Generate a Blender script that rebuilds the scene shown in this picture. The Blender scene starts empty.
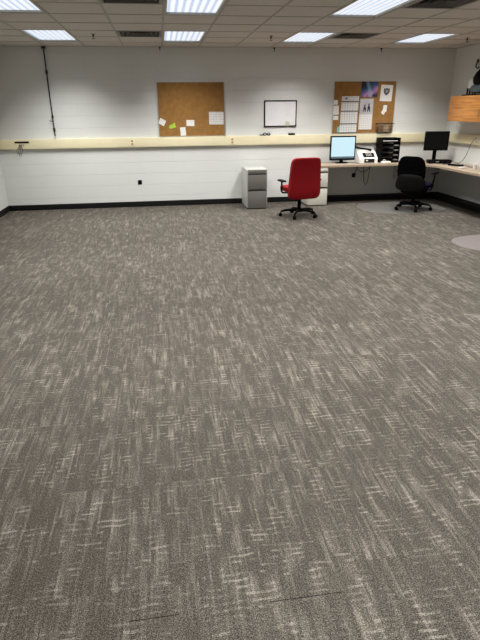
import bpy, bmesh, math, random
from mathutils import Vector, Matrix
random.seed(7)
C = bpy.context.scene
COL = C.collection
PI = math.pi

# ------------------------------------------------------------------ camera
F_PX, TILT, YAW, ROLL = 518.5, 0.38678, 0.14106, -0.00997
cy, sy, ct, st = math.cos(YAW), math.sin(YAW), math.cos(TILT), math.sin(TILT)
fw = Vector((sy*ct, cy*ct, -st)); rt = Vector((cy, -sy, 0)); up = rt.cross(fw)
cr, sr = math.cos(ROLL), math.sin(ROLL)
r2 = cr*rt + sr*up; u2 = -sr*rt + cr*up
cd = bpy.data.cameras.new('camera'); cam = bpy.data.objects.new('camera', cd); COL.objects.link(cam)
cd.sensor_fit = 'VERTICAL'; cd.sensor_height = 36; cd.lens = F_PX/640*36; cd.clip_start = .02
M4 = Matrix((( r2.x, u2.x, -fw.x, 0), (r2.y, u2.y, -fw.y, 0), (r2.z, u2.z, -fw.z, 1.72), (0, 0, 0, 1)))
cam.matrix_world = M4
C.camera = cam

# ------------------------------------------------------------------ world, exposure
w = bpy.data.worlds.new('world'); C.world = w; w.use_nodes = True
w.node_tree.nodes['Background'].inputs[0].default_value = (.9, .95, 1, 1)
w.node_tree.nodes['Background'].inputs[1].default_value = 0.02
C.view_settings.view_transform = 'Standard'; C.view_settings.look = 'None'
C.view_settings.gamma = 1; C.view_settings.use_curve_mapping = False
C.view_settings.exposure = 0.0
LAMP_W = 49.0          # watts of each ceiling troffer
LAMP_SPREAD = 114      # degrees, cut-off of the louvred troffers
LENS_E = 0.98          # luminance of the lens seen from the room

# room dimensions
XL, XR, YF, YN, H = -2.856, 5.593, 10.203, -1.6, 2.726
DZ = 0.735             # worktop height

# ------------------------------------------------------------------ material helpers
MATS = {}
def mat(name, col, rough=.6, metal=0, var=.06, scale=30, bump=0, bscale=None, spec=.5, emis=None, estr=0):
    if name in MATS: return MATS[name]
    m = bpy.data.materials.new(name); m.use_nodes = True; nt = m.node_tree
    b = nt.nodes['Principled BSDF']
    tc = nt.nodes.new('ShaderNodeTexCoord'); n = nt.nodes.new('ShaderNodeTexNoise')
    n.inputs['Scale'].default_value = scale; n.inputs['Detail'].default_value = 3
    nt.links.new(tc.outputs['Object'], n.inputs['Vector'])
    r = nt.nodes.new('ShaderNodeValToRGB'); r.color_ramp.elements[0].position = .3; r.color_ramp.elements[1].position = .7
    r.color_ramp.elements[0].color = tuple(c*(1-var) for c in col)+(1,)
    r.color_ramp.elements[1].color = tuple(min(1, c*(1+var)) for c in col)+(1,)
    nt.links.new(n.outputs['Fac'], r.inputs[0]); nt.links.new(r.outputs[0], b.inputs['Base Color'])
    b.inputs['Roughness'].default_value = rough; b.inputs['Metallic'].default_value = metal
    b.inputs['Specular IOR Level'].default_value = spec
    if bump:
        bn = nt.nodes.new('ShaderNodeBump'); bn.inputs['Strength'].default_value = bump; bn.inputs['Distance'].default_value = .005
        n2 = nt.nodes.new('ShaderNodeTexNoise'); n2.inputs['Scale'].default_value = bscale or scale*4
        nt.links.new(tc.outputs['Object'], n2.inputs['Vector']); nt.links.new(n2.outputs['Fac'], bn.inputs['Height'])
        nt.links.new(bn.outputs[0], b.inputs['Normal'])
    if emis:
        b.inputs['Emission Color'].default_value = emis+(1,); b.inputs['Emission Strength'].default_value = estr
    MATS[name] = m; return m

class G:      # tiny node-graph helper
    def __init__(s, name):
        s.m = bpy.data.materials.new(name); s.m.use_nodes = True; s.nt = s.m.node_tree; s.b = s.nt.nodes['Principled BSDF']
        s.tc = s.nt.nodes.new('ShaderNodeTexCoord')
    def put(s, sock, v):
        if hasattr(v, 'is_linked') or hasattr(v, 'links'): s.nt.links.new(v, sock)
        else: sock.default_value = v
    def math(s, op, a, b=0.0, clamp=False):
        n = s.nt.nodes.new('ShaderNodeMath'); n.operation = op; n.use_clamp = clamp
        s.put(n.inputs[0], a); s.put(n.inputs[1], b); return n.outputs[0]
    def sep(s, v):
        n = s.nt.nodes.new('ShaderNodeSeparateXYZ'); s.nt.links.new(v, n.inputs[0]); return n.outputs
    def comb(s, x, y, z):
        n = s.nt.nodes.new('ShaderNodeCombineXYZ'); [s.put(n.inputs[i], q) for i, q in enumerate((x, y, z))]; return n.outputs[0]
    def noise(s, v, scale, detail=2, rough=.5):
        n = s.nt.nodes.new('ShaderNodeTexNoise'); s.nt.links.new(v, n.inputs['Vector']); n.inputs['Scale'].default_value = scale
        n.inputs['Detail'].default_value = detail; n.inputs['Roughness'].default_value = rough; return n.outputs['Fac']
    def ramp(s, v, stops):
        n = s.nt.nodes.new('ShaderNodeValToRGB'); e = n.color_ramp.elements
        while len(e) < len(stops): e.new(.5)
        for i, (p, c) in enumerate(stops):
            e[i].position = p; e[i].color = (c+(1,)) if isinstance(c, tuple) else (c, c, c, 1)
        s.nt.links.new(v, n.inputs[0]); return n.outputs[0]
    def mix(s, f, a, b):
        n = s.nt.nodes.new('ShaderNodeMix'); n.data_type = 'RGBA'
        s.put(n.inputs[0], f); s.put(n.inputs[6], a if not isinstance(a, tuple) else a+(1,)); s.put(n.inputs[7], b if not isinstance(b, tuple) else b+(1,)); return n.outputs[2]
    def bump(s, h, strength, dist=.004):
        n = s.nt.nodes.new('ShaderNodeBump'); n.inputs['Strength'].default_value = strength; n.inputs['Distance'].default_value = dist
        s.nt.links.new(h, n.inputs['Height']); s.nt.links.new(n.outputs[0], s.b.inputs['Normal'])

def carpet_mat():
    g = G('carpet'); x, y, z = g.sep(g.tc.outputs['Object'])
    # carpet tiles: every 0.61 m square gets its own piece of the pattern
    tx = g.math('FLOOR', g.math('DIVIDE', g.math('ADD', x, 10.3), .61)); ty = g.math('FLOOR', g.math('DIVIDE', g.math('ADD', y, 20-1.378+.0), .61))
    wn = g.nt.nodes.new('ShaderNodeTexWhiteNoise'); wn.noise_dimensions = '2D'; g.nt.links.new(g.comb(tx, ty, 0.0), wn.inputs['Vector'])
    off = g.math('MULTIPLY', wn.outputs['Value'], 37.0)
    def st_noise(sx, sy_, detail=2, o=0.0):
        return g.noise(g.comb(g.math('MULTIPLY', x, sx), g.math('MULTIPLY', y, sy_), g.math('ADD', off, o)), 1.0, detail)
    def cells(v, w): return g.math('FLOOR', g.math('DIVIDE', v, w))
    def qn(u, v, o, detail=1): return g.noise(g.comb(u, v, g.math('ADD', off, o)), 1.0, detail)
    xa, xb = cells(x, .0105), cells(x, .027); yr = cells(y, .0135)
    # warp-wise yarns run straight along the room, weft ticks cross them
    long1 = g.ramp(qn(g.math('MULTIPLY', xa, 3.7), g.math('MULTIPLY', y, 4.2), 0.0, 2), [(.50, 0.0), (.64, 1.0)])
    long2 = g.ramp(qn(g.math('MULTIPLY', xb, 2.9), g.math('MULTIPLY', y, 3.0), 5.0, 2), [(.48, 0.0), (.66, 1.0)])
    wob = g.math('MULTIPLY', g.math('SUBTRACT', st_noise(9, 9, 1, 31.0), .5), .03)
    comb_y = g.math('LESS_THAN', g.math('FRACT', g.math('DIVIDE', g.math('ADD', y, wob), .031)), .34)
    row = cells(g.math('ADD', y, wob), .031)
    cross = g.math('MULTIPLY', comb_y, g.ramp(qn(g.math('MULTIPLY', x, 16), g.math('ADD', g.math('MULTIPLY', row, .45), 0.0), 17.0, 2), [(.50, 0.0), (.62, 1.0)]))
    patch = g.ramp(st_noise(7, 4.0, 3, 11.0), [(.38, 0.0), (.64, 1.0)])
    pile = g.ramp(g.noise(g.comb(x, y, 0.0), 230, 0), [(.30, 0.0), (.70, 1.0)]); pile2 = g.ramp(g.noise(g.comb(x, g.math('MULTIPLY', y, .7), 3.0), 120, 1), [(.3, 0.0), (.7, 1.0)])
    a = g.math('ADD', g.math('MULTIPLY', long1, .46), g.math('MULTIPLY', long2, .40))
    a = g.math('MULTIPLY', a, g.math('ADD', g.math('MULTIPLY', patch, .60), .40))
    a = g.math('ADD', a, g.math('MULTIPLY', cross, g.math('ADD', .26, g.math('MULTIPLY', patch, .44))), True)
    a = g.math('ADD', g.math('MULTIPLY', a, .54), g.math('MULTIPLY', pile, .50))
    a = g.math('ADD', a, g.math('MULTIPLY', pile2, .20), True)
    colr = g.ramp(a, [(0, (.015, .0130, .0112)), (.30, (.051, .0442, .037)), (.58, (.098, .0875, .074)), (1, (.235, .214, .184))])
    # two open seams between tiles
    dy = g.math('LESS_THAN', g.math('ABSOLUTE', g.math('SUBTRACT', y, g.math('ADD', 1.378, g.math('MULTIPLY', x, .002)))), .0016)
    s1 = g.math('LESS_THAN', g.math('ABSOLUTE', g.math('ADD', x, .13)), .09); s2 = g.math('LESS_THAN', g.math('ABSOLUTE', g.math('SUBTRACT', x, .44)), .14)
    seam = g.math('MULTIPLY', dy, g.math('ADD', s1, s2, True))
    g.nt.links.new(g.mix(seam, colr, (.006, .005, .005)), g.b.inputs['Base Color'])
    g.b.inputs['Roughness'].default_value = .95; g.b.inputs['Specular IOR Level'].default_value = .1
    g.bump(g.math('ADD', pile, a), .5, .003)
    return g.m

def block_mat(name, axis, col):
    g = G(name); x, y, z = g.sep(g.tc.outputs['Object'])
    br = g.nt.nodes.new('ShaderNodeTexBrick'); br.offset = .5
    g.nt.links.new(g.comb((x, y)[axis], g.math('ADD', z, .0), 0.0), br.inputs['Vector'])
    br.inputs['Scale'].default_value = 1; br.inputs['Brick Width'].default_value = .406; br.inputs['Row Height'].default_value = .203
    br.inputs['Mortar Size'].default_value = .006; br.inputs['Mortar Smooth'].default_value = .6
    br.inputs['Color1'].default_value = tuple(c*.99 for c in col)+(1,); br.inputs['Color2'].default_value = col+(1,)
    br.inputs['Mortar'].default_value = tuple(c*.965 for c in col)+(1,)
    n = g.noise(g.tc.outputs['Object'], 1.3, 3)
    g.nt.links.new(g.mix(g.ramp(n, [(.35, 0.0), (.7, .10)]), br.outputs['Color'], tuple(c*.8 for c in col)), g.b.inputs['Base Color'])
    inv = g.math('SUBTRACT', 1.0, br.outputs['Fac'])
    bedn = g.math('GREATER_THAN', g.math('ABSOLUTE', g.math('SUBTRACT', g.math('FRACT', g.math('DIVIDE', z, .203)), .5)), .475)
    g.bump(g.math('SUBTRACT', g.math('MULTIPLY', inv, .3), bedn), .6, .004)
    g.b.inputs['Roughness'].default_value = .55; g.b.inputs['Specular IOR Level'].default_value = .25
    return g.m

def tile_mat():
    g = G('ceiling_tile'); n = g.noise(g.tc.outputs['Object'], 160, 3); n2 = g.noise(g.tc.outputs['Object'], 2, 2)
    c = g.mix(g.ramp(n, [(.35, 0.0), (.5, 1.0)]), (.50, .465, .43), (.66, .615, .57))
    g.nt.links.new(g.mix(g.ramp(n2, [(.3, 0.0), (.8, .2)]), c, (.53, .49, .455)), g.b.inputs['Base Color'])
    g.b.inputs['Roughness'].default_value = .95; g.b.inputs['Specular IOR Level'].default_value = .1; g.bump(n, .3); return g.m

def lens_mat():
    g = G('lit_lens'); x, y, z = g.sep(g.tc.outputs['Object'])
    s = g.math('ADD', g.math('MULTIPLY', g.math('SINE', g.math('MULTIPLY', x, 2*PI/.080)), .5), .5)
    c = g.mix(g.ramp(s, [(.15, 0.0), (.6, 1.0)]), (.52, .63, .82), (.93, .96, .98))
    g.b.inputs['Base Color'].default_value = (.05, .05, .05, 1); g.nt.links.new(c, g.b.inputs['Emission Color'])
    g.b.inputs['Emission Strength'].default_value = LENS_E; g.b.inputs['Roughness'].default_value = .4
    return g.m

def wood_mat(name, c1, c2, axis='x', sc=1.0):
    g = G(name); x, y, z = g.sep(g.tc.outputs['Object'])
    v = g.comb(g.math('MULTIPLY', x, 3*sc), g.math('MULTIPLY', y, 3*sc), g.math('MULTIPLY', z, 46*sc)) if axis == 'h' else g.comb(g.math('MULTIPLY', x, 4*sc), g.math('MULTIPLY', y, 30*sc), g.math('MULTIPLY', z, 4*sc))
    n = g.noise(v, 1.0, 4, .6)
    g.nt.links.new(g.ramp(n, [(.3, c1), (.7, c2)]), g.b.inputs['Base Color']); g.b.inputs['Roughness'].default_value = .45
    return g.m

def print_mat(name, paper, ink, rows, cols=0, fill=.45, margin=0):
    """paper with rows of fine grey print (object x/z, metres)"""
    g = G(name); x, y, z = g.sep(g.tc.outputs['Object'])
    r = g.math('LESS_THAN', g.math('FRACT', g.math('ADD', g.math('MULTIPLY', z, rows), 50.1)), fill)
    wd = g.ramp(g.noise(g.comb(g.math('MULTIPLY', x, 60), 0.0, g.math('FLOOR', g.math('MULTIPLY', z, rows))), 1.0, 1), [(.42, 0.0), (.5, 1.0)])
    f = g.math('MULTIPLY', r, wd)
    if cols:
        c = g.math('LESS_THAN', g.math('FRACT', g.math('ADD', g.math('MULTIPLY', x, cols), 50.0)), .12)
        r = g.math('LESS_THAN', g.math('FRACT', g.math('ADD', g.math('MULTIPLY', z, rows), 50.1)), .12)
        f = g.math('MAXIMUM', r, c)
    g.nt.links.new(g.mix(g.math('MULTIPLY', f, .6), paper, ink), g.b.inputs['Base Color']); g.b.inputs['Roughness'].default_value = .7
    return g.m

def poster_mat():
    g = G('poster_print'); x, y, z = g.sep(g.tc.outputs['Object'])
    n = g.noise(g.tc.outputs['Object'], 9, 3)
    t = g.math('ADD', g.math('MULTIPLY', z, -2.2), g.math('ADD', g.math('MULTIPLY', x, 1.2), g.math('MULTIPLY', n, .6)))
    c = g.ramp(g.math('ADD', t, .2), [(.2, (.01, .012, .04)), (.42, (.03, .09, .2)), (.6, (.25, .16, .42)), (.72, (.55, .3, .5)), (.85, (.02, .02, .05))])
    st_ = g.ramp(g.math('ABSOLUTE', g.math('ADD', x, g.math('MULTIPLY', z, .35))), [(.0, 1.0), (.05, 0.0)])
    g.nt.links.new(g.mix(g.math('MULTIPLY', st_, .5), c, (.3, .6, .75)), g.b.inputs['Base Color']); g.b.inputs['Roughness'].default_value = .35
    return g.m

WALLC = (.70, .712, .695)
m_carpet = carpet_mat(); m_wf = block_mat('painted_block_far', 0, WALLC); m_ws = block_mat('painted_block_side', 1, WALLC)
m_tile = tile_mat(); m_lens = lens_mat()
m_grid = mat('ceiling_grid_metal', (.42, .39, .355), .7)
m_base = mat('black_rubber_base', (.006, .006, .006), .7, spec=.2)
m_cream = mat('cream_metal', (.80, .73, .50), .45, var=.03, scale=5)
m_black = mat('black_plastic', (.003, .003, .0034), .6, spec=.06)
m_blackf = mat('black_fabric', (.003, .003, .0034), .9, bump=.3, bscale=300, spec=.02)
m_blacksh = mat('black_leather', (.005, .005, .0048), .55, bump=.1, spec=.08)
m_navy = mat('navy_fabric', (.003, .004, .014), .9, spec=.05)
m_red = mat('red_fabric', (.23, .002, .005), .8, var=.12, scale=60, bump=.3, bscale=350, spec=.25)
m_grey = mat('grey_drawer_steel', (.14, .14, .125), .45, var=.02)
m_lgrey = mat('light_grey_steel', (.42, .42, .395), .45, var=.02)
m_putty = mat('putty_steel', (.62, .60, .53), .45, var=.02)
m_white = mat('white_plastic', (.78, .77, .74), .4, var=.02)
m_paper = mat('white_paper', (.82, .80, .77), .8, var=.02)
m_desk = wood_mat('beige_laminate', (.31, .24, .18), (.38, .30, .23))
m_edge = mat('laminate_edge', (.38, .29, .20), .5)
m_oak = wood_mat('honey_oak', (.25, .085, .016), (.54, .245, .06), 'h', .6)
m_cork = mat('cork', (.30, .150, .040), .95, var=.14, scale=14, bump=.2, bscale=200)
m_alu = mat('aluminium', (.6, .6, .58), .35, .7)
m_steel = mat('dark_metal', (.03, .03, .03), .35, .6)
m_chrome = mat('chrome', (.55, .55, .55), .25, .9)
m_matgrey = mat('clear_vinyl_grey', (.105, .10, .093), .4, var=.08, scale=20)
m_matmauve = mat('clear_vinyl_mauve', (.155, .136, .134), .35, var=.05, scale=20)
m_duct = mat('duct_black', (.008, .008, .008), .8)
m_ventg = mat('vent_grey', (.20, .19, .175), .5)

# ------------------------------------------------------------------ mesh helpers
class MB:
    def __init__(s): s.bm = bmesh.new()
    def box(s, c, d, bev=0, rot=None, seg=2):
        r = bmesh.ops.create_cube(s.bm, size=1)['verts']
        bmesh.ops.scale(s.bm, vec=d, verts=r)
        if bev:
            es = list({e for v in r for e in v.link_edges})
            rr = bmesh.ops.bevel(s.bm, geom=es, offset=bev, segments=seg, affect='EDGES', profile=.6)
            r = list({v for f in rr['faces'] for v in f.verts} | {v for v in r if v.is_valid})
        if rot is not None: bmesh.ops.rotate(s.bm, cent=(0, 0, 0), matrix=rot.to_3x3(), verts=r)
        bmesh.ops.translate(s.bm, vec=c, verts=r); return s
    def cyl(s, a, b, r0, r1=None, n=16):
        a, b = Vector(a), Vector(b); r1 = r0 if r1 is None else r1
        q = (b-a).to_track_quat('Z', 'Y').to_matrix().to_4x4(); q.translation = (a+b)/2
        bmesh.ops.create_cone(s.bm, cap_ends=True, segments=n, radius1=r0, radius2=r1, depth=(b-a).length, matrix=q); return s
    def sph(s, c, r, sc=(1, 1, 1), u=16, v=10):
        m = Matrix.Translation(c) @ Matrix.Diagonal((*sc, 1)); bmesh.ops.create_uvsphere(s.bm, u_segments=u, v_segments=v, radius=r, matrix=m); return s
    def tube(s, pts, r, n=8):
        P = [Vector(p) for p in pts]; rings = []; rr = r if isinstance(r, (list, tuple)) else [r]*len(P)
        prev = None
        for i, p in enumerate(P):
            t = (P[min(i+1, len(P)-1)]-P[max(i-1, 0)]).normalized()
            if prev is None: prev = Vector((0, 0, 1)) if abs(t.z) < .9 else Vector((1, 0, 0))
            a = t.cross(prev).normalized(); b = t.cross(a).normalized(); prev = -b if (-b).dot(prev) > 0 else b
            a = t.cross(prev).normalized(); b = t.cross(a)
            rings.append([s.bm.verts.new(p+rr[i]*(math.cos(2*PI*k/n)*a+math.sin(2*PI*k/n)*b)) for k in range(n)])
        for i in range(len(rings)-1):
            for k in range(n): s.bm.faces.new((rings[i][k], rings[i][(k+1) % n], rings[i+1][(k+1) % n], rings[i+1][k]))
        s.bm.faces.new(rings[0]); s.bm.faces.new(rings[-1][::-1]); return s
    def prism(s, poly, z0, z1):
        """poly in xy, extruded in z"""
        lo = [s.bm.verts.new((x, y, z0)) for x, y in poly]; hi = [s.bm.verts.new((x, y, z1)) for x, y in poly]; n = len(poly)
        s.bm.faces.new(lo[::-1]); s.bm.faces.new(hi)
        for i in range(n): s.bm.faces.new((lo[i], lo[(i+1) % n], hi[(i+1) % n], hi[i]))
        return s
    def plate(s, poly, y0, y1):
        """poly in xz, extruded in y"""
        a = [s.bm.verts.new((x, y0, z)) for x, z in poly]; b = [s.bm.verts.new((x, y1, z)) for x, z in poly]; n = len(poly)
        s.bm.faces.new(a); s.bm.faces.new(b[::-1])
        for i in range(n): s.bm.faces.new((a[(i+1) % n], a[i], b[i], b[(i+1) % n]))
        return s
    def cushion(s, c, d, e=.28, cuts=10, fn=None):
        """soft box: superellipsoid with fn(p in -1..1) -> p deformation"""
        n = cuts+1; k = 2/e; cache = {}
        def vert(i, j, l):
            if (i, j, l) not in cache:
                p = Vector((i/n*2-1, j/n*2-1, l/n*2-1)); p /= (abs(p.x)**k+abs(p.y)**k+abs(p.z)**k)**(1/k)
                p = Vector((p.x*d[0]/2, p.y*d[1]/2, p.z*d[2]/2))
                if fn: p = fn(p)
                cache[(i, j, l)] = s.bm.verts.new(p+Vector(c))
            return cache[(i, j, l)]
        for a in range(n):
            for b in range(n):
                q = [(a, b), (a+1, b), (a+1, b+1), (a, b+1)]
                for side in (0, n):
                    s.bm.faces.new([vert(side, u, v) for u, v in q]); s.bm.faces.new([vert(u, side, v) for u, v in q]); s.bm.faces.new([vert(u, v, side) for u, v in q])
        return s
    def build(s, name, m, parent=None, loc=(0, 0, 0), rotz=0, smooth=None):
        bmesh.ops.recalc_face_normals(s.bm, faces=s.bm.faces)
        me = bpy.data.meshes.new(name)
        if smooth is None: smooth = .6
        for f in s.bm.faces: f.smooth = True
        for e in s.bm.edges:
            if len(e.link_faces) == 2 and e.calc_face_angle(0) > smooth: e.smooth = False
        s.bm.to_mesh(me); s.bm.free(); me.materials.append(m)
        o = bpy.data.objects.new(name, me); COL.objects.link(o); o.location = loc; o.rotation_euler[2] = rotz
        if parent: o.parent = parent
        return o
def B(c, d, bev=0, rot=None): return MB().box(c, d, bev, rot)

def tag(o, label, cat, group=None):
    o['label'] = label; o['category'] = cat
    if group: o['group'] = group
    return o
def thing(name, label, cat, loc=(0, 0, 0), rotz=0, group=None):
    o = bpy.data.objects.new(name, None); COL.objects.link(o); o.empty_display_size = .1
    o.location = loc; o.rotation_euler[2] = rotz; return tag(o, label, cat, group)
def struct(o): o['kind'] = 'structure'; return o
def copy_tree(o, parent=None):
    c = o.copy(); COL.objects.link(c)
    if parent: c.parent = parent
    for ch in list(o.children): copy_tree(ch, c)
    return c
RX = lambda a: Matrix.Rotation(a, 4, 'X')
RY = lambda a: Matrix.Rotation(a, 4, 'Y')
RZ = lambda a: Matrix.Rotation(a, 4, 'Z')

# ------------------------------------------------------------------ room shell
T = .15
struct(B(((XL+XR)/2, (YF+YN)/2, -T/2), (XR-XL+2*T, YF-YN+2*T, T)).build('floor', m_carpet))
struct(B(((XL+XR)/2, YF+T/2, 1.45), (XR-XL+2*T, T, 2.9)).build('wall_far', m_wf))
struct(B(((XL+XR)/2, YN-T/2, 1.45), (XR-XL+2*T, T, 2.9)).build('wall_near', m_wf))
struct(B((XL-T/2, (YF+YN)/2, 1.45), (T, YF-YN, 2.9)).build('wall_left', m_ws))
struct(B((XR+T/2, (YF+YN)/2, 1.45), (T, YF-YN, 2.9)).build('wall_right', m_ws))

# ceiling grid
PX, PY = .6413, .664
gx = [-1.8025+PX*k for k in range(-2, 13)]; gx = [XL]+[v for v in gx if XL+.02 < v < XR-.02]+[XR]
gy = [9.554-PY*k for k in range(0, 18)]; gy = [v for v in gy if v > YN+.02]; gy = [YN]+gy[::-1]+[YF]
LX = [-1.8025+1.924*i+PX/2 for i in range(4)]
LY = [8.89-2.656*j for j in range(4)]
VENTS = [(-.52+PX/2, 8.558), (2.687+PX/2, 8.558), (-.52+PX/2, 5.902), (2.687+PX/2, 5.902)]
def occupied(x, y):
    return any(abs(x-a) < PX*.5 and abs(y-b) < PY for a in LX for b in LY if not (b < 2 and a in (LX[0], LX[3]))) or any(abs(x-a) < PX*.5 and abs(y-b) < PY*.5 for a, b in VENTS)
cm = MB(); 
for i in range(len(gx)-1):
    for j in range(len(gy)-1):
        xa, xb, ya, yb = gx[i], gx[i+1], gy[j], gy[j+1]
        if occupied((xa+xb)/2, (ya+yb)/2): continue
        cm.box(((xa+xb)/2, (ya+yb)/2, H+.014), (xb-xa-.002, yb-ya-.002, .02))
cm.box(((XL+XR)/2, (YF+YN)/2, H+.17), (XR-XL, YF-YN, .02))
struct(cm.build('ceiling', m_tile))
tb = MB()
for x in gx[1:-1]:
    segs = []; 
    tb.box((x, (YF+YN)/2, H+.0015), (.024, YF-YN, .005))
for j, y in enumerate(gy[1:-1]):
    for i in range(len(gx)-1):
        xa, xb = gx[i], gx[i+1]
        if any(abs((xa+xb)/2-a) < PX*.5 and abs(y-b) < .1 for a in LX for b in LY if not (b < 2 and a in (LX[0], LX[3]))): continue
        tb.box(((xa+xb)/2, y, H+.0012), (xb-xa, .024, .004))
for (c, d) in ((((XL+XR)/2, YF-.011, H+.002), (XR-XL, .022, .006)), ((XL+.011, (YF+YN)/2, H+.002), (.022, YF-YN, .006)), ((XR-.011, (YF+YN)/2, H+.002), (.022, YF-YN, .006))):
    tb.box(c, d)
struct(tb.build('trim_1', m_grid))

# baseboards
struct(B(((XL+XR)/2, YF-.006, .05), (XR-XL, .012, .10), .002).build('baseboard_far', m_base))
struct(B((XL+.006, (YF+YN)/2-.01, .05), (.012, YF-YN-.02, .10), .002).build('baseboard_left', m_base))
struct(B((XR-.006, (YF+YN)/2-.01, .05), (.012, YF-YN-.02, .10), .002).build('baseboard_right', m_base))
# cream surface raceway round the room
RZ0, RZ1, RD = 1.088, 1.25, .055
def raceway(c, d, n):
    m = MB().box(c, d, .006)
    return struct(m.build(n, m_cream))
raceway(((XL+XR)/2, YF-RD/2, (RZ0+RZ1)/2), (XR-XL, RD, RZ1-RZ0), 'trim_2')
raceway((XL+RD/2, (YF+YN)/2-RD, (RZ0+RZ1)/2), (RD, YF-YN-2*RD, RZ1-RZ0), 'trim_3')
raceway((XR-RD/2, (YF+YN)/2-RD, (RZ0+RZ1)/2), (RD, YF-YN-2*RD, RZ1-RZ0), 'trim_4')

# black band added along the walls below the worktop, standing in for shade
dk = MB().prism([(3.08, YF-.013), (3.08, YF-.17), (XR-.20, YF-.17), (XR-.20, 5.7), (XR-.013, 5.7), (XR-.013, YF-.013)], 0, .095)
struct(dk.build('shade_band', m_base))

# ------------------------------------------------------------------ ceiling troffers
def make_troffer():
    t = thing('ceiling_light', '', 'ceiling light')
    w_, l_ = PX-.006, 2*PY-.006
    f = MB()
    for s in (-1, 1):
        f.box((s*(w_/2-.017), 0, .028), (.034, l_, .05), .003); f.box((0, s*(l_/2-.022), .028), (w_-.07, .044, .05), .003)
    f.box((0, 0, .07), (w_, l_, .03))
    f.build('light_frame', m_lgrey, t)
    MB().box((0, 0, .030), (w_-.075, l_-.095, .012)).build('diffuser', m_lens, t)
    ld = bpy.data.lights.new('troffer_lamp', 'AREA'); ld.shape = 'RECTANGLE'; ld.size = .52; ld.size_y = 1.15
    ld.energy = LAMP_W; ld.spread = math.radians(LAMP_SPREAD); ld.color = (1.0, .985, .945)
    lo = bpy.data.objects.new('troffer_lamp', ld); COL.objects.link(lo); lo.parent = t; lo.location = (0, 0, .018)
    return t
troffer = make_troffer()
LLAB = {(0, 0): 'lit rectangular ceiling light near the far wall, above the hanging black rod',
        (1, 0): 'lit rectangular ceiling light near the far wall, above the cork board with few notes',
        (2, 0): 'lit rectangular ceiling light near the far wall, above the small whiteboard',
        (3, 0): 'lit rectangular ceiling light near the far wall, rightmost, above the black chair corner',
        (0, 1): 'large lit ceiling light cut by the top left corner of the photo',
        (1, 1): 'large lit ceiling light cut by the top edge, centre one of the three nearer lights',
        (2, 1): 'large lit ceiling light cut by the top edge, right one of the three nearer lights',
        (3, 1): 'lit ceiling light in the second row beside the right wall'}
first = True
for j, y in enumerate(LY):
    for i, x in enumerate(LX):
        if j == 3 and i in (0, 3): continue
        o = troffer if first else copy_tree(troffer); first = False
        o.location = (x, y, H)
        o['label'] = LLAB.get((i, j), 'lit ceiling light in the %s row from the far wall, %s' % (('', '', 'third', 'fourth')[j], ('beside the left wall', 'second from the left wall', 'second from the right wall', 'beside the right wall')[i]))
        o['group'] = 'recessed ceiling lights'

# ------------------------------------------------------------------ ceiling vents
def make_vent():
    t = thing('ceiling_vent', '', 'vent'); w_ = PX-.01; l_ = PY-.01
    MB().box((0, 0, .10), (w_, l_, .01)).build('duct_opening', m_duct, t)
    f = MB()
    for s in (-1, 1):
        f.box((s*(w_/2-.02), 0, .004), (.04, l_, .012), .002); f.box((0, s*(l_/2-.02), .004), (w_-.08, .04, .012), .002)
        f.box((s*(w_/2-.002), 0, .055), (.004, l_, .09)); f.box((0, s*(l_/2-.002), .055), (w_, .004, .09))
    f.build('vent_frame', m_ventg, t)
    for k in range(3):
        a = .235-.075*k; mb = MB()
        for s in (-1, 1):
            mb.box((s*a, 0, .018), (.045, 2*a+.03, .003), 0, RY(s*math.radians(38))); mb.box((0, s*a, .018), (2*a+.03, .045, .003), 0, RX(-s*math.radians(38)))
        mb.build('louvre', mat('louvre_dark', (.07, .065, .06), .6), t)
    return t
vent = make_vent()
VL = ['square grey louvred ceiling vent left of the light over the cork board with few notes', 'dark louvred ceiling vent above the crowded cork board',
      'louvred ceiling vent at the top edge, left of the centre near light', 'large louvred ceiling vent at the top right, beside the near right light']
for k, (x, y) in enumerate(VENTS):
    o = vent if k == 0 else copy_tree(vent)
    o.location = (x, y, H); o['label'] = VL[k]; o['group'] = 'ceiling vents'

# sprinklers
def make_sprinkler():
    t = thing('sprinkler_head', '', 'sprinkler')
    MB().cyl((0, 0, -.004), (0, 0, .004), .035, .035, 20).build('escutcheon', m_chrome, t)
    mb = MB().cyl((0, 0, -.035), (0, 0, -.003), .011).cyl((0, 0, -.062), (0, 0, -.058), .024, .024, 14)
    for s in (-1, 1): mb.tube([(s*.009, 0, -.03), (s*.017, 0, -.045), (s*.004, 0, -.058)], .003, 6)
    mb.build('nozzle', m_steel, t); return t
sp = make_sprinkler()
for k, (x, y, l) in enumerate([(-.854, 8.6, 'small dark sprinkler head on the ceiling between the hanging rod and the left vent'),
                               (1.739, 8.64, 'small dark sprinkler head on the ceiling above and left of the small whiteboard'),
                               (4.92, 8.68, 'small dark sprinkler head on the ceiling near the right wall')]):
    o = sp if k == 0 else copy_tree(sp)
    o.location = (x, y, H); o['label'] = l; o['group'] = 'sprinkler heads'

# ceiling hooks at the wall
def make_clip():
    mb = MB().box((0, .01, -.012), (.035, .03, .02), .003).box((0, -.008, -.035), (.012, .006, .05), .002).tube([(0, -.008, -.055), (0, -.02, -.068), (0, -.034, -.058)], .004, 6)
    o = mb.build('ceiling_hook', m_steel); return tag(o, '', 'hook')
hk = make_clip()
for k, (x, l) in enumerate([(.09, 'tiny dark hook where ceiling meets far wall, left of the cork board with few notes'),
                            (2.11, 'tiny dark hook where ceiling meets far wall, above the small whiteboard'),
                            (4.11, 'tiny dark hook where ceiling meets far wall, above the crowded cork board')]):
    o = hk if k == 0 else copy_tree(hk)
    o.location = (x, YF-.03, H-.001); o['label'] = l; o['group'] = 'hooks along the far wall'

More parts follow.
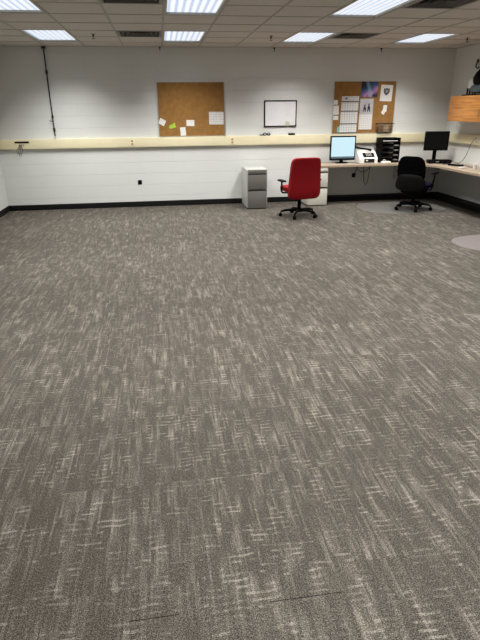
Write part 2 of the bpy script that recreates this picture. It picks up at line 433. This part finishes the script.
# ------------------------------------------------------------------ hanging rod
t = thing('hanging_rod', 'thin black rod hanging down the far wall from the ceiling', 'rod', (-1.85, YF-.035, 0))
MB().cyl((0.0, 0, H-.003), (.0, 0, 1.30), .012, .010, 10).build('rod', m_steel, t)
MB().cyl((0, 0, 2.30), (0, 0, 2.36), .022, .022, 12).build('coupling', m_steel, t)
MB().cyl((0, 0, 1.60), (0, 0, 1.64), .018, .018, 12).build('coupling', m_steel, t)
MB().cyl((0, 0, 1.38), (0, 0, 1.44), .020, .020, 12).build('coupling', m_steel, t)
MB().cyl((0, 0, H-.04), (0, 0, H-.002), .035, .035, 14).build('ceiling_bracket', m_steel, t)
MB().tube([(0, 0, 1.54), (-.03, 0, 1.545), (-.055, -.004, 1.55), (-.06, -.01, 1.565)], .006, 8).build('side_hook', m_steel, t)

# ------------------------------------------------------------------ cork boards
def board(x0, x1, z0, z1, label):
    t = thing('cork_board', label, 'bulletin board', ((x0+x1)/2, YF, z0)); w_, h_ = x1-x0, z1-z0
    MB().box((0, -.009, h_/2), (w_-.01, .014, h_-.01)).build('cork_panel', m_cork, t)
    f = MB()
    for s in (-1, 1): f.box((s*(w_/2-.004), -.010, h_/2), (.014, .020, h_), .002); f.box((0, -.010, h_/2+s*(h_/2-.005)), (w_-.026, .019, .010), .002)
    f.build('board_frame', m_alu, t)
    return t
board(-.012, 1.205, 1.255, 2.175, 'brown cork board, left of the two, with a few notes along its lower edge')
board(3.255, 4.475, 1.255, 2.18, 'brown cork board crowded with calendars and papers above the desk')
YB = YF-.0165
def note(name, x, z, w_, h_, m, label, cat='paper', rot=0, dy=0, group=None, curl=0):
    mb = MB(); n = 6
    for i in range(n):       # slightly curled sheet with real thickness
        pass
    vs = []
    for j in range(n+1):
        v = j/n-.5; off = -.001-curl*(2*v*v if v < 0 else 0)
        vs.append([mb.bm.verts.new((sx*w_/2, off, v*h_)) for sx in (-1, 1)]+[mb.bm.verts.new((sx*w_/2, off-.0015, v*h_)) for sx in (1, -1)])
    for j in range(n):
        for k in range(4): mb.bm.faces.new((vs[j][k], vs[j][(k+1) % 4], vs[j+1][(k+1) % 4], vs[j+1][k]))
    mb.bm.faces.new(vs[0]); mb.bm.faces.new(vs[-1][::-1])
    o = mb.build(name, m, None, (x, YB-dy, z)); o.rotation_euler[1] = rot
    if label: tag(o, label, cat, group)
    return o
m_print = print_mat('printed_sheet', (.80, .78, .76), (.25, .25, .28), 34)
m_green = mat('lime_paper', (.42, .62, .05), .7)
note('note_paper', .052, 1.51, .115, .10, m_paper, 'small tilted white note at the left edge of the sparse cork board', rot=.5, curl=.01)
mb = MB().plate([(-.07, -.035), (-.02, -.05), (.02, -.03), (.05, -.035), (.065, .0), (.05, .02), (.055, .05), (.03, .055), (.005, .03), (-.05, .015)], -.003, 0)
tag(mb.build('note_paper', m_green, None, (.235, YB, 1.44)), 'lime green scrap pinned to the sparse cork board', 'paper')
note('note_paper', .424, 1.345, .10, .145, m_paper, 'upright white note touching the lower edge of the sparse cork board', rot=-.06, curl=.006)
note('note_paper', .565, 1.487, .145, .105, m_paper, 'small landscape white note in the lower middle of the sparse cork board', rot=.02, curl=.006)
note('notice_sheet', 1.045, 1.565, .27, .215, m_print, 'printed white sheet at the right side of the sparse cork board', rot=.01, curl=.008)

# crowded board
m_cal = print_mat('calendar_grid', (.80, .79, .77), (.2, .22, .28), 26, 20)
t = thing('wall_calendar', 'tall white planner of four stacked pages on the crowded cork board', 'calendar', (3.585, YB, 1.60))
z = .325
for k, (h_, mm) in enumerate([(.105, m_print), (.165, m_cal), (.225, m_cal), (.16, m_cal)]):
    xo = -.004*k
    B((xo, -.004, z-h_/2), (.335, .004, h_-.012)).build('page', mm, t)
    B((xo, -.005, z-h_+.006), (.335, .008, .012), .002).build('binding', mat('dark_blue_binding', (.03, .035, .05)), t)
    if k == 0:
        lg = MB().plate([(.02*math.cos(a), .014*math.sin(a)) for a in [2*PI*q/12 for q in range(12)]], -.0075, -.0058)
        for v in lg.bm.verts: v.co.x -= .08; v.co.z += z-.045
        lg.build('logo', m_steel, t)
    z -= h_
t = thing('photo_calendar', 'white calendar with a picture of two dark figures on the crowded cork board', 'calendar', (3.912, YB, 1.60))
B((0, -.003, .14), (.262, .003, .27)).build('picture_page', mat('pale_picture', (.55, .53, .56), var=.2, scale=8), t)
B((0, -.003, -.135), (.262, .004, .275)).build('date_page', print_mat('date_grid', (.82, .80, .78), (.3, .3, .33), 30, 27), t)
B((0, -.004, .002), (.262, .007, .008), .001).build('binding', m_alu, t)
for dx, hh in ((-.035, .13), (.045, .15)):
    f = MB().plate([(-.028, 0), (-.012, .01), (0, .05), (.012, .01), (.028, 0), (.026, .09*hh/.15), (.012, .11*hh/.15), (.013, hh), (-.012, hh), (-.012, .11*hh/.15), (-.024, .09*hh/.15)], -.0062, -.0046)
    for v in f.bm.verts: v.co.x += dx; v.co.z += .04
    f.build('printed_figure', mat('print_dark', (.03, .02, .02)), t)
note('poster', 3.945, 2.035, .325, .265, poster_mat(), 'dark blue and purple landscape poster at the top of the crowded cork board', 'poster', rot=.02, dy=.002)
t = thing('crest_sheet', 'white sheet with a dark crest at the upper right of the crowded cork board', 'paper', (4.285, YB, 1.97))
t.rotation_euler[1] = .04
B((0, -.002, 0), (.235, .003, .285)).build('sheet', m_paper, t)
MB().plate([(-.055, .085), (-.03, .075), (0, .09), (.03, .075), (.055, .085), (.06, .03), (.045, -.01), (0, -.045), (-.045, -.01), (-.06, .03)], -.0055, -.0036).build('crest', mat('crest_grey', (.10, .10, .09), var=.6, scale=60), t)
MB().plate([(-.02, .05), (.02, .05), (.02, .02), (0, 0), (-.02, .02)], -.0068, -.0056).build('crest_shield', mat('crest_pale', (.4, .36, .3)), t)
note('note_paper', 4.283, 1.70, .075, .12, m_paper, 'small white note above the wire basket on the crowded cork board', rot=.08, curl=.008)
note('note_paper', 4.25, 1.63, .07, .06, m_paper, 'tiny white slip just under the small note above the wire basket', rot=.5, curl=.008, dy=.003)
note('note_paper', 3.30, 1.815, .085, .08, m_paper, 'topmost of three small notes at left edge of the crowded cork board', rot=.05, curl=.006)
note('note_paper', 3.315, 1.68, .11, .16, m_paper, 'middle one of three small notes at left edge of the crowded cork board', rot=-.05, curl=.006)
note('note_paper', 3.318, 1.545, .10, .075, m_paper, 'lowest of three small notes at left edge of the crowded cork board', rot=.03, curl=.006)
note('note_paper', 3.382, 1.335, .05, .10, mat('teal_paper', (.2, .5, .48)), 'narrow teal slip beside the bottom of the tall planner', rot=.05, dy=.002)
# wire basket
t = thing('wire_basket', 'dark wire basket hung at the lower right of the crowded cork board', 'basket', (4.29, YB-.001, 1.265))
mb = MB()
def bpt(u, v, z_):   # u -1..1, v 0..1 depth
    k = .78+.22*z_/.17; return (u*.165*k, -.006-v*.09*k, z_)
for zz in (.003, .06, .115, .17):
    mb.tube([bpt(-1, 0, zz), bpt(-1, 1, zz), bpt(1, 1, zz), bpt(1, 0, zz), bpt(-1, 0, zz)], .007 if zz > .16 else .003, 6)
for q in range(-6, 7): mb.tube([bpt(q/6, 1, .17), bpt(q/6, 1, .003), bpt(q/6, 0, .003)], .002, 5)
for s in (-1, 1):
    for q in (0, .5): mb.tube([bpt(s, q, .17), bpt(s, q, .003)], .002, 5)
mb.build('basket_wires', m_steel, t)
o = MB().box((4.29, YB-.045, 1.345), (.245, .012, .145), .002, None).build('envelope', mat('brown_paper', (.30, .17, .08), var=.3, scale=18)); tag(o, 'brown envelope standing in the wire basket', 'envelope')
o = MB().box((4.31, YB-.067, 1.345), (.10, .004, .12), .001, None).build('card', mat('buff_card', (.55, .42, .28))); tag(o, 'buff card standing in front of the brown envelope in the wire basket', 'card')

# small whiteboard
t = thing('whiteboard', 'small whiteboard in a black frame on the far wall above the raceway', 'whiteboard', (2.247, YF, 1.41))
B((0, -.008, .22), (.59, .012, .42)).build('board_surface', mat('whiteboard_white', (.78, .78, .80), .25, var=.02), t)
f = MB()
for s in (-1, 1): f.box((s*.299, -.011, .22), (.02, .022, .46), .003); f.box((0, -.011, .22+s*.22), (.578, .022, .02), .003)
f.build('board_frame', m_black, t)
wr = MB(); rr = random.Random(3)
for k in range(7): 
    x_ = .08+.012*(k % 2); wr.tube([(x_+.018*q, -.0148, .40-.035*k+.006*math.sin(q*2.1+k)) for q in range(7)], .0016, 4)
wr.build('handwriting', mat('faded_pink_ink', (.6, .38, .42)), t)
wr = MB()
for k in range(6): wr.tube([(-.22+.02*q, -.0148, .34-.045*k+.006*math.sin(q*1.7+k)) for q in range(9)], .0013, 4)
wr.build('handwriting', mat('faded_grey_ink', (.52, .55, .62)), t)
mb = MB().plate([(-.04, -.03), (.01, -.05), (.045, -.02), (.04, .03), (.0, .035), (-.02, .05), (-.035, .02)], -.003, 0)
tag(mb.build('sticky_note', mat('pale_yellow_paper', (.50, .54, .38), .7), None, (2.38, YF-.0245, 1.455)), 'crumpled pale note stuck over the bottom edge of the small whiteboard', 'sticky note')

# things on the raceway ledge
t = thing('glasses', 'black spectacles lying on the raceway left of the small whiteboard', 'glasses', (1.985, YF-.028, RZ1))
g_ = MB()
for s in (-1, 1):
    g_.tube([(s*.035+.028*math.cos(a), -.02, .024+.020*math.sin(a)) for a in [2*PI*q/14 for q in range(15)]], .009, 6)
g_.tube([(-.01, -.02, .03), (0, -.02, .036), (.01, -.02, .03)], .004, 6); g_.build('rims', m_black, t)
for s in (-1, 1): MB().tube([(s*.062, -.02, .03), (s*.064, .0, .03), (s*.064, .018, .015), (s*.03, .022, .009)], .008, 6).build('temple', m_black, t)
t = thing('marker', 'black marker pen lying just left of the spectacles on the raceway', 'marker', (1.885, YF-.03, RZ1+.010))
MB().cyl((-.035, 0, 0), (.03, 0, 0), .0095).build('barrel', m_black, t); MB().cyl((.03, 0, 0), (.06, 0, 0), .010, .009).build('cap', m_steel, t)
t = thing('board_eraser', 'small black eraser on the raceway under the right end of the small whiteboard', 'eraser', (2.47, YF-.028, RZ1))
B((0, 0, .010), (.12, .045, .018), .003).build('felt_pad', m_blackf, t); B((0, 0, .027), (.12, .045, .016), .005).build('grip', m_black, t)
# black strip and torn bits at left end
o = MB().box((-2.43, YF-RD-.006, 1.205), (.245, .010, .028), .003).build('black_strip', m_black); tag(o, 'short black strip on the cream raceway at the left end of the far wall', 'strip')
t = thing('loose_wires', 'short loose grey wires dangling below the black strip on the raceway', 'wires', (-2.48, YF-RD-.006, 1.12))
for a in range(4):
    MB().tube([(.01*a, -.003, .045-.0), (.02*a-.015, -.010, .0), (.035*a-.06, -.006, -.055), (-.04+.012*a, .01, -.12-.03*(a % 2))], .004, 6).build('wire', mat('wire_grey', (.10, .10, .10)), t)
for k in range(3): MB().cyl((.01+.032*k, -.001, .04), (.01+.032*k, .004, .04), .008, .008, 8).build('screw', m_steel, t)

# outlets in the raceway and on the wall
def outlet(x, y, z_, pm, hm, label, s=1.0):
    t = thing('power_outlet', label, 'outlet', (x, y, z_))
    B((0, -.003, 0), (.085*s, .006, (.095 if hm is pm else .115)*s), .002).build('face_plate', pm, t)
    for q in (-1, 1):
        B((0, -.0072, q*.026*s), (.036*s, .003, .034*s), .002).build('socket', hm, t)
    return t
m_tan = mat('tan_socket', (.45, .24, .12))
outlet(1.33, YF-RD, 1.168, m_cream, m_tan, 'cream power outlet with tan sockets in the raceway between sparse cork board and whiteboard')
outlet(-.51, YF-RD, 1.168, m_cream, m_tan, 'cream power outlet with tan sockets in the raceway left of the sparse cork board')
outlet(-.43, YF, .455, m_black, m_black, 'black power outlet low on the bare part of the far wall', .85)
outlet(3.76, YF, .475, m_black, m_black, 'black power outlet on the far wall under the desk', .85)

# ------------------------------------------------------------------ worktop (continuous, L-shaped)
def arc(cx, cy_, r, a0, a1, n=14): return [(cx+r*math.cos(math.radians(a0+(a1-a0)*i/n)), cy_+r*math.sin(math.radians(a0+(a1-a0)*i/n))) for i in range(n+1)]
XD, YD, YE = 4.925, 9.63, 5.6
poly = [(2.62, YD), (XD-.62, YD)] + [(p[0], p[1]) for p in arc(XD-.62, YD-.62, .62, 90, 0)] + [(XD, YE), (XR-.003, YE), (XR-.003, YF-.003), (2.62, YF-.003)]
t = thing('worktop', 'beige L-shaped laminate worktop running along the far wall and right wall', 'desk', (0, 0, 0))
MB().prism(poly, DZ-.034, DZ-.001).build('work_surface', m_desk, t)
edge = [(2.62, YD), (XD-.62, YD)] + arc(XD-.62, YD-.62, .62, 90, 0)[1:] + [(XD, YE)]
eb = MB(); off = []
for i, p in enumerate(edge):
    a = Vector(edge[max(i-1, 0)]); b = Vector(edge[min(i+1, len(edge)-1)]); d = (b-a).normalized(); n_ = Vector((d.y, -d.x))*-1
    n_ = Vector((-d.y, d.x)); n_ = n_ if n_.dot(Vector((3.5, 7.5))-Vector(p)) > 0 else -n_
    off.append((p[0]+n_.x*.004, p[1]+n_.y*.004))
eb.prism(edge+off[::-1], DZ-.036, DZ-.001); eb.build('edge_band', m_edge, t)
def bracket(x, y, rz):
    m = MB().box((0, -.26, DZ-.045), (.03, .50, .02), .002).box((0, -.018, DZ-.2), (.03, .03, .32), .002).tube([(0, -.03, DZ-.34), (0, -.44, DZ-.06)], .012, 6)
    return m.build('wall_bracket', m_lgrey, t, (x, y, 0), rz)
bracket(4.6, YF-.004, 0); bracket(XR-.004, 8.0, -PI/2); bracket(XR-.004, 6.3, -PI/2)

# ------------------------------------------------------------------ filing cabinets
def file_cabinet(x0, x1, yf, z1, body_m, draw_m, label, depth=.64, loc=None):
    w_ = x1-x0; t = thing('filing_cabinet', label, 'filing cabinet', ((x0+x1)/2, yf+depth/2, 0))
    B((0, .012, z1/2+.012), (w_, depth-.024, z1-.024), .006).build('cabinet_body', body_m, t)
    fz = [(.018, z1*.475-.006), (z1*.475+.022, z1-.088)]
    for a, b in fz:
        d = B((0, -depth/2, (a+b)/2), (w_-.036, .022, b-a), .004).build('drawer', draw_m, t)
        B((0, -depth/2-.004, b+.010), (w_-.038, .016, .019)).build('finger_pull', m_duct, d)
    B((0, -depth/2, z1-.034), (w_-.036, .020, .055), .004).build('top_rail', draw_m, t)
    B((0, .01, .006), (w_-.03, depth-.06, .012)).build('plinth', m_duct, t)
    lk = MB().cyl((w_/2-.06, -depth/2-.015, z1-.036), (w_/2-.06, -depth/2-.009, z1-.036), .009, .009, 12).build('lock', m_chrome, t)
    return t
c1 = file_cabinet(1.503, 1.883, 9.51, .705, m_lgrey, m_grey, 'grey two-drawer filing cabinet standing alone against the far wall, left of the red chair')
c2 = file_cabinet(2.66, 3.06, 9.62, .690, m_putty, m_putty, 'putty coloured two-drawer filing cabinet under the desk end behind the red chair', .56)

# ------------------------------------------------------------------ office chairs
def star_base(t, ang, r, m=None, zhub=.10):
    m = m or m_black
    hub = MB().cyl((0, 0, .075), (0, 0, .135), .042, .032, 18); hub.build('hub', m, t)
    for k in range(5):
        a = math.radians(ang+72*k); c, s = math.cos(a), math.sin(a)
        leg = MB().tube([(.03*c, .03*s, .105), (.12*c, .12*s, .112), (.24*c, .24*s, .104), (r*c, r*s, .080)], [.028, .024, .020, .016], 10).build('leg', m, t)
        cst = MB(); px, py = -s, c
        for q in (-1, 1):
            o_ = .014*q; cst.cyl((r*c+px*(o_-.010), r*s+py*(o_-.010), .030), (r*c+px*(o_+.010), r*s+py*(o_+.010), .030), .030, .030, 16)
        cst.cyl((r*c, r*s, .03), (r*c, r*s, .075), .010, .010, 10); cst.build('caster', m_black, leg)
def gas_lift(t, top):
    MB().cyl((0, 0, .12), (0, 0, .30), .032, .030, 16).cyl((0, 0, .30), (0, 0, top), .024, .024, 14).build('gas_lift', m_black, t)

def red_chair():
    t = thing('office_chair', 'red high-backed swivel chair with black base and armrests', 'chair', (2.275, 8.70, 0), math.radians(9))
    star_base(t, 162, .315); gas_lift(t, .40)
    MB().box((0, -.02, .40), (.20, .26, .045), .01).box((.13, -.05, .405), (.12, .018, .012), .003).build('tilt_mechanism', m_black, t)
    def sf(p):
        p.z += -.03*max(0, (p.y-.12)/.14)**2; return p
    MB().cushion((0, .04, .465), (.54, .52, .10), .35, 12, sf).build('seat', m_red, t)
    def bf(p):
        k = (p.z+.33)/.66            # 0 bottom .. 1 top
        p.x *= 1.10-.17*k-.06*max(0, .15-k)/.15
        p.y += -.05*(k-.3)**2*1.6+.10*(p.x/.28)**2*.35
        if k < .3: p.y += .05*((.3-k)/.3)**2
        return p
    bk = MB().cushion((0, -.225, .65), (.525, .105, .665), .22, 14, bf).build('backrest', m_red, t)
    for s in (-1, 1):
        a = MB().tube([(s*.20, .02, .405), (s*.30, .02, .41), (s*.318, .02, .43), (s*.318, .02, .595)], [.014, .015, .017, .015], 10).build('armrest', m_black, t)
        MB().cushion((s*.318, .02, .605), (.085, .25, .03), .4, 6).build('arm_pad', m_black, a)
    return t
red_chair()

def black_chair():
    t = thing('office_chair', 'black low-backed swivel chair with dark blue seat at the corner of the desk', 'chair', (4.44, 8.92, .002), math.radians(-48))
    star_base(t, 15, .31); gas_lift(t, .36)
    MB().box((0, -.01, .345), (.36, .38, .075), .02).box((0, -.02, .28), (.20, .24, .09), .02).build('tilt_mechanism', m_black, t)
    MB().cushion((0, .04, .425), (.50, .48, .09), .4, 12).build('seat', m_navy, t)
    def bf(p):
        k = (p.z+.22)/.44
        p.x *= .98+.10*math.sin(PI*k)-.06*k-.08*max(0, k-.75)/.25
        p.y += -.05*k+.45*p.x*p.x; return p
    MB().cushion((0, -.235, .715), (.47, .07, .45), .38, 12, bf).build('backrest', m_blackf, t)
    def lf(p):
        p.x *= 1.0-.15*(p.z/.1)*.5; p.y += .9*p.x*p.x*.6; return p
    MB().cushion((0, -.245, .50), (.52, .15, .30), .6, 10, lf).build('lumbar_shell', m_blacksh, t)
    MB().tube([(0, -.06, .345), (0, -.24, .35), (0, -.285, .41), (0, -.28, .62)], [.022, .022, .02, .015], 8).build('back_bar', m_black, t)
    for s in (-1, 1):
        a = MB().tube([(s*.20, .02, .36), (s*.285, .02, .37), (s*.30, .03, .41), (s*.31, .07, .64)], [.014, .016, .016, .014], 10).build('armrest', m_black, t)
        MB().cushion((s*.31, .06, .655), (.075, .25, .03), .4, 6).build('arm_pad', m_black, a)
    return t
black_chair()

# chair mats
def ell(cx, cy_, a, b, n=40, e=2.6):
    out = []
    for k in range(n):
        th = 2*PI*k/n; c, s = math.cos(th), math.sin(th)
        out.append((cx+a*math.copysign(abs(c)**(2/e), c), cy_+b*math.copysign(abs(s)**(2/e), s)))
    return out
tag(MB().prism(ell(4.32, 9.18, .78, .62), .0003, .0015).build('chair_mat', m_matgrey), 'large pale grey plastic mat on the carpet under the black chair', 'chair mat')
tag(MB().prism(ell(4.56, 6.33, .72, .50, e=2.3), .0005, .004).build('chair_mat', m_matmauve), 'mauve grey plastic mat on the carpet cut by the right edge of the photo', 'chair mat')

# ------------------------------------------------------------------ things on the desk
def monitor(x, y, w_, h_, zb, label, screen, rz=0, base='round', tilt=-.06):
    t = thing('computer_monitor', label, 'monitor', (x, y, DZ), rz)
    h = B((0, .0, zb+h_/2), (w_, .035, h_), .006, ).build('monitor_case', m_black, t)
    B((0, .03, zb+h_/2), (w_*.7, .035, h_*.65), .01).build('back_shell', m_black, t)
    B((0, -.0185, zb+h_/2+.006), (w_-.045, .003, h_-.058)).build('screen', screen, t)
    MB().box((0, .045, zb/2+.05), (.07, .022, zb+.10), .005).build('stand_neck', m_black, t)
    MB().prism(ell(0, .03, .12, .09, 24), .001, .014).build('stand_base', m_black, t)
    return t
def screen_on():
    g = G('lit_screen'); x, y, z = g.sep(g.tc.outputs['Object'])
    f = g.math('GREATER_THAN', z, .125)
    c = g.mix(f, (.10, .15, .18), (.60, .84, .94))
    g.nt.links.new(c, g.b.inputs['Emission Color']); g.b.inputs['Emission Strength'].default_value = 1.0
    g.b.inputs['Base Color'].default_value = (.02, .02, .02, 1); g.b.inputs['Roughness'].default_value = .2; return g.m
m_off = mat('dark_screen', (.003, .0035, .004), .25, var=.02, spec=.2)
monitor(3.42, 9.97, .50, .44, .055, 'computer monitor with a lit pale blue screen on the desk', screen_on())
mm = monitor(5.17, 9.72, .445, .345, .215, 'dark switched-off computer monitor in the corner of the desk', m_off, math.radians(-14))
t = thing('docking_station', 'flat black box on the desk in front of the dark monitor stand', 'computer box', (5.16, 9.52, DZ), math.radians(-12))
B((0, 0, .035), (.42, .18, .06), .008).build('case', m_black, t)
for k in range(4): B((-.15+.1*k, -.091, .035), (.06, .004, .012), .001).build('port', m_lgrey if k == 1 else m_steel, t)
for sx in (-1, 1): B((sx*.16, 0, .003), (.03, .14, .006)).build('foot', m_duct, t)

# white desk machine
t = thing('desk_telephone', 'white desk machine with black handset and dark keypad right of the lit monitor', 'telephone', (3.87, 9.86, DZ), 0)
mb = MB(); prof = [(-.12, .0), (-.12, .10), (.02, .20), (.13, .235), (.13, .0)]
a = [mb.bm.verts.new((-.18, y_, z_)) for y_, z_ in prof]; b = [mb.bm.verts.new((.175, y_, z_)) for y_, z_ in prof]
mb.bm.faces.new(a); mb.bm.faces.new(b[::-1])
for i in range(5): mb.bm.faces.new((a[i], b[i], b[(i+1) % 5], a[(i+1) % 5]))
bmesh.ops.bevel(mb.bm, geom=list(mb.bm.edges), offset=.01, segments=2, affect='EDGES')
mb.build('machine_body', m_white, t)
rot = RX(math.radians(36))
B((.01, -.055, .153), (.22, .12, .008), .002, rot).build('keypad', m_black, t)
kb = MB()
for i in range(4):
    for j in range(3): kb.box(Vector((.01-.045+.03*i, -.055, .153))+rot.to_3x3() @ Vector((0, -.03+.03*j, .007)), (.018, .016, .006), .001, rot)
kb.build('keys', m_lgrey, t)
B((.01, -.1195, .055), (.20, .008, .07), .003).build('front_panel', m_steel, t)
B((-.04, -.124, .06), (.04, .003, .02)).build('label_plate', m_white, t)
MB().tube([(-.22, .07, .290), (-.17, .065, .280), (-.08, .05, .265), (.03, .035, .248), (.09, .02, .236)], [.022, .020, .018, .020, .026], 10).build('handset', m_black, t)

# letter trays
t = thing('letter_tray_stack', 'black stack of letter trays on the desk holding papers', 'letter trays', (4.33, 9.99, DZ))
for s in (-1, 1):
    B((s*.176, 0, .220), (.010, .30, .44), .003).build('side_frame', m_black, t)
for k in range(5):
    z_ = .02+.088*k
    MB().box((0, 0, z_), (.338, .30, .006)).box((0, -.148, z_+.010), (.338, .005, .024), .001).box((0, .147, z_+.02), (.338, .005, .045)).build('tray', m_black, t)
B((0, 0, .444), (.362, .30, .008), .002).build('top_panel', m_black, t)
for k, (n_, xo) in enumerate([(3, .14), (4, .13), (3, .14), (3, .14)]):
    pass
for k in range(4):
    tag(B((4.33+.115, 9.98, DZ+.0245+.088*k+.018), (.09, .25, .034), .002).build('card_stack', mat('grey_card_stack', (.20, .19, .19))), 'grey cards in the black letter trays, ' + ['in the lowest tray', 'in the second tray from the bottom', 'in the middle tray', 'in the second tray from the top'][k], 'cards', 'card stacks in the letter trays')
tag(B((4.315, 9.985, DZ+.0245+.088*4+.013), (.29, .27, .024), .002).build('paper_stack', m_paper), 'pile of white papers in the topmost black letter tray', 'papers')

# tape roll / headset in front of trays
t = thing('tape_dispenser', 'white tape dispenser on the desk edge in front of the letter trays', 'tape dispenser', (4.215, 9.76, DZ), math.radians(8))
MB().cushion((0, 0, .018), (.20, .07, .036), .45, 6).build('dispenser_body', m_white, t)
MB().cyl((-.03, -.012, .042), (-.03, .012, .042), .032, .032, 20).build('tape_roll', m_lgrey, t)
MB().cyl((-.03, -.014, .042), (-.03, .014, .042), .012, .012, 14).build('roll_core', m_black, t)

# clutter on the right wing
t = thing('computer_mouse', 'dark computer mouse on the desk right of the flat black box', 'mouse', (5.47, 9.70, DZ), math.radians(50))
MB().cushion((0, 0, .018), (.075, .12, .040), .8, 8).build('mouse_shell', mat('graphite', (.05, .05, .055), .4), t)
MB().cyl((-.004, .028, .034), (.004, .028, .034), .008, .008, 10).build('scroll_wheel', m_black, t)
tag(MB().tube([(XR-.062, 9.02, 1.20), (XR-.09, 9.03, 1.17), (XR-.07, 9.14, 1.08), (XR-.06, 9.20, .98), (XR-.07, 9.24, .88), (XR-.10, 9.28, .79), (XR-.15, 9.33, DZ+.007), (XR-.14, 9.42, DZ+.006), (XR-.10, 9.5, DZ+.006)], .0045, 6).build('hanging_cable', m_black), 'thin black cord running from the right wall raceway down to the desk', 'cord')
o = outlet(XR-RD, 9.0, 1.17, m_white, m_lgrey, 'white power outlet in the raceway on the right wall'); o.rotation_euler[2] = -PI/2
t = thing('power_strip', 'black power strip lying among cables on the right wing of the desk', 'power strip', (5.20, 8.98, DZ), math.radians(-68))
B((0, 0, .018), (.30, .055, .034), .006).build('strip_body', m_black, t)
for k in range(4): B((-.10+.065*k, 0, .0365), (.035, .03, .003), .001).build('socket', m_lgrey, t)
for k, (pts, l) in enumerate([([(5.05, 9.15), (5.12, 9.28), (5.2, 9.24), (5.18, 9.16), (5.3, 9.12)], 'coiled dark cable on the desk between the mouse and the power strip'),
                          ([(5.3, 8.95), (5.36, 8.82), (5.28, 8.7), (5.36, 8.6), (5.42, 8.7)], 'looped dark cable on the desk right of the power strip')]):
    tag(MB().tube([(a_, b_, DZ+.0085+.003*math.sin(i*1.7)**2) for i, (a_, b_) in enumerate([(pts[int(q)][0]*(1-q % 1)+pts[min(int(q)+1, 4)][0]*(q % 1), pts[int(q)][1]*(1-q % 1)+pts[min(int(q)+1, 4)][1]*(q % 1)) for q in [i/4 for i in range(17)]])], .005, 6).build('cable', m_black), l, 'cable')
tag(B((5.12, 8.62, DZ+.012), (.10, .07, .022), .004, None).build('adapter', m_white), 'small white adapter on the right wing of the desk near the photo edge', 'adapter')
t = thing('paper_cup', 'short white cup on the right wing of the desk at the photo edge', 'cup', (5.28, 8.50, DZ))
MB().cyl((0, 0, .001), (0, 0, .075), .028, .036, 20).build('cup_wall', m_white, t); MB().tube([(.036*math.cos(a), .036*math.sin(a), .075) for a in [2*PI*q/18 for q in range(19)]], .003, 6).build('rim', m_white, t)

# cables under the desk
for pts, l in [([(3.72, 9.98, DZ-.043), (3.74, 9.98, .62), (3.82, 9.97, .56), (3.92, 9.97, .58), (4.02, 9.98, .66), (4.05, 9.98, DZ-.043)], 'dark cable sagging in a loop under the desk below the white machine'),
               ([(3.88, 10.02, DZ-.043), (3.90, 10.03, .55), (3.92, 10.05, .38), (3.96, 10.06, .30), (4.0, 10.06, .36), (4.02, 10.04, .60), (4.0, 10.02, DZ-.043)], 'longer dark cable hanging low under the desk behind the sagging loop'),
               ([(3.80, 10.1, DZ-.043), (3.79, 10.12, .62), (3.77, 10.15, .54), (3.76, YF-.012, .50)], 'short dark cord dropping to the black outlet under the desk')]:
    tag(MB().tube(pts, .006, 6).build('cable', m_black), l, 'cable')

# ------------------------------------------------------------------ wooden wall cabinet, right wall
OX, OY, OZ0, OZ1 = XR-.33, 9.60, 1.475, 1.895
t = thing('wall_cabinet', 'honey oak wall cabinet hanging high on the right wall', 'cabinet', ((OX+XR)/2, 8.38, OZ0))
B((.01, 0, (OZ1-OZ0)/2), (.305, 2.44, OZ1-OZ0), .002).build('cabinet_body', m_oak, t)
for k, yy in enumerate((.61, -.61)):
    d = B((-.155, yy, (OZ1-OZ0)/2), (.02, 1.212, OZ1-OZ0-.004), .003).build('door', m_oak, t)
    MB().tube([(-.165, yy-.40, .10), (-.185, yy-.40, .10), (-.185, yy-.40, .20), (-.165, yy-.40, .20)], .005, 8).build('handle', m_chrome, d)

# figurine on cabinet
t = thing('model_figure', 'black and white model with dark domed top on the wooden wall cabinet', 'ornament', (5.40, 9.06, OZ1))
B((0, -.06, .010), (.22, .56, .018), .004).build('display_base', m_black, t)
MB().cushion((0, -.14, .10), (.18, .36, .13), .5, 8).build('body', mat('slate_blue', (.07, .09, .10), .35), t)
MB().cushion((0, -.16, .25), (.18, .36, .20), .75, 8).build('domed_top', m_blacksh, t)
MB().tube([(0, .10, .20), (0, .06, .26), (0, -.02, .33), (0, -.12, .385), (0, -.24, .39), (0, -.32, .34)], [.025, .03, .035, .04, .035, .02], 8).build('arched_back', m_black, t)
MB().cushion((0, .07, .195), (.14, .16, .15), .7, 6).build('white_front', m_white, t)
MB().cushion((0, .15, .13), (.08, .08, .15), .7, 6).build('white_snout', m_white, t)
for yy in (.14, .06, -.28): MB().cyl((-.05, yy, .018), (-.05, yy, .12), .014).cyl((.05, yy, .018), (.05, yy, .12), .014).build('leg_pair', m_black, t)
t = thing('wall_hook', 'brown curved hook on the right wall above the model', 'hook', (XR-.002, 9.36, 2.38))
MB().tube([(-.004, .04, .08), (-.03, .04, .03), (-.04, .02, -.02), (-.04, -.03, -.045), (-.04, -.08, -.03)], .012, 8).build('hook_arm', mat('brown_metal', (.10, .045, .035), .5), t)
MB().cyl((0, .04, .08), (-.012, .04, .08), .03, .03, 14).build('wall_plate', m_steel, t)
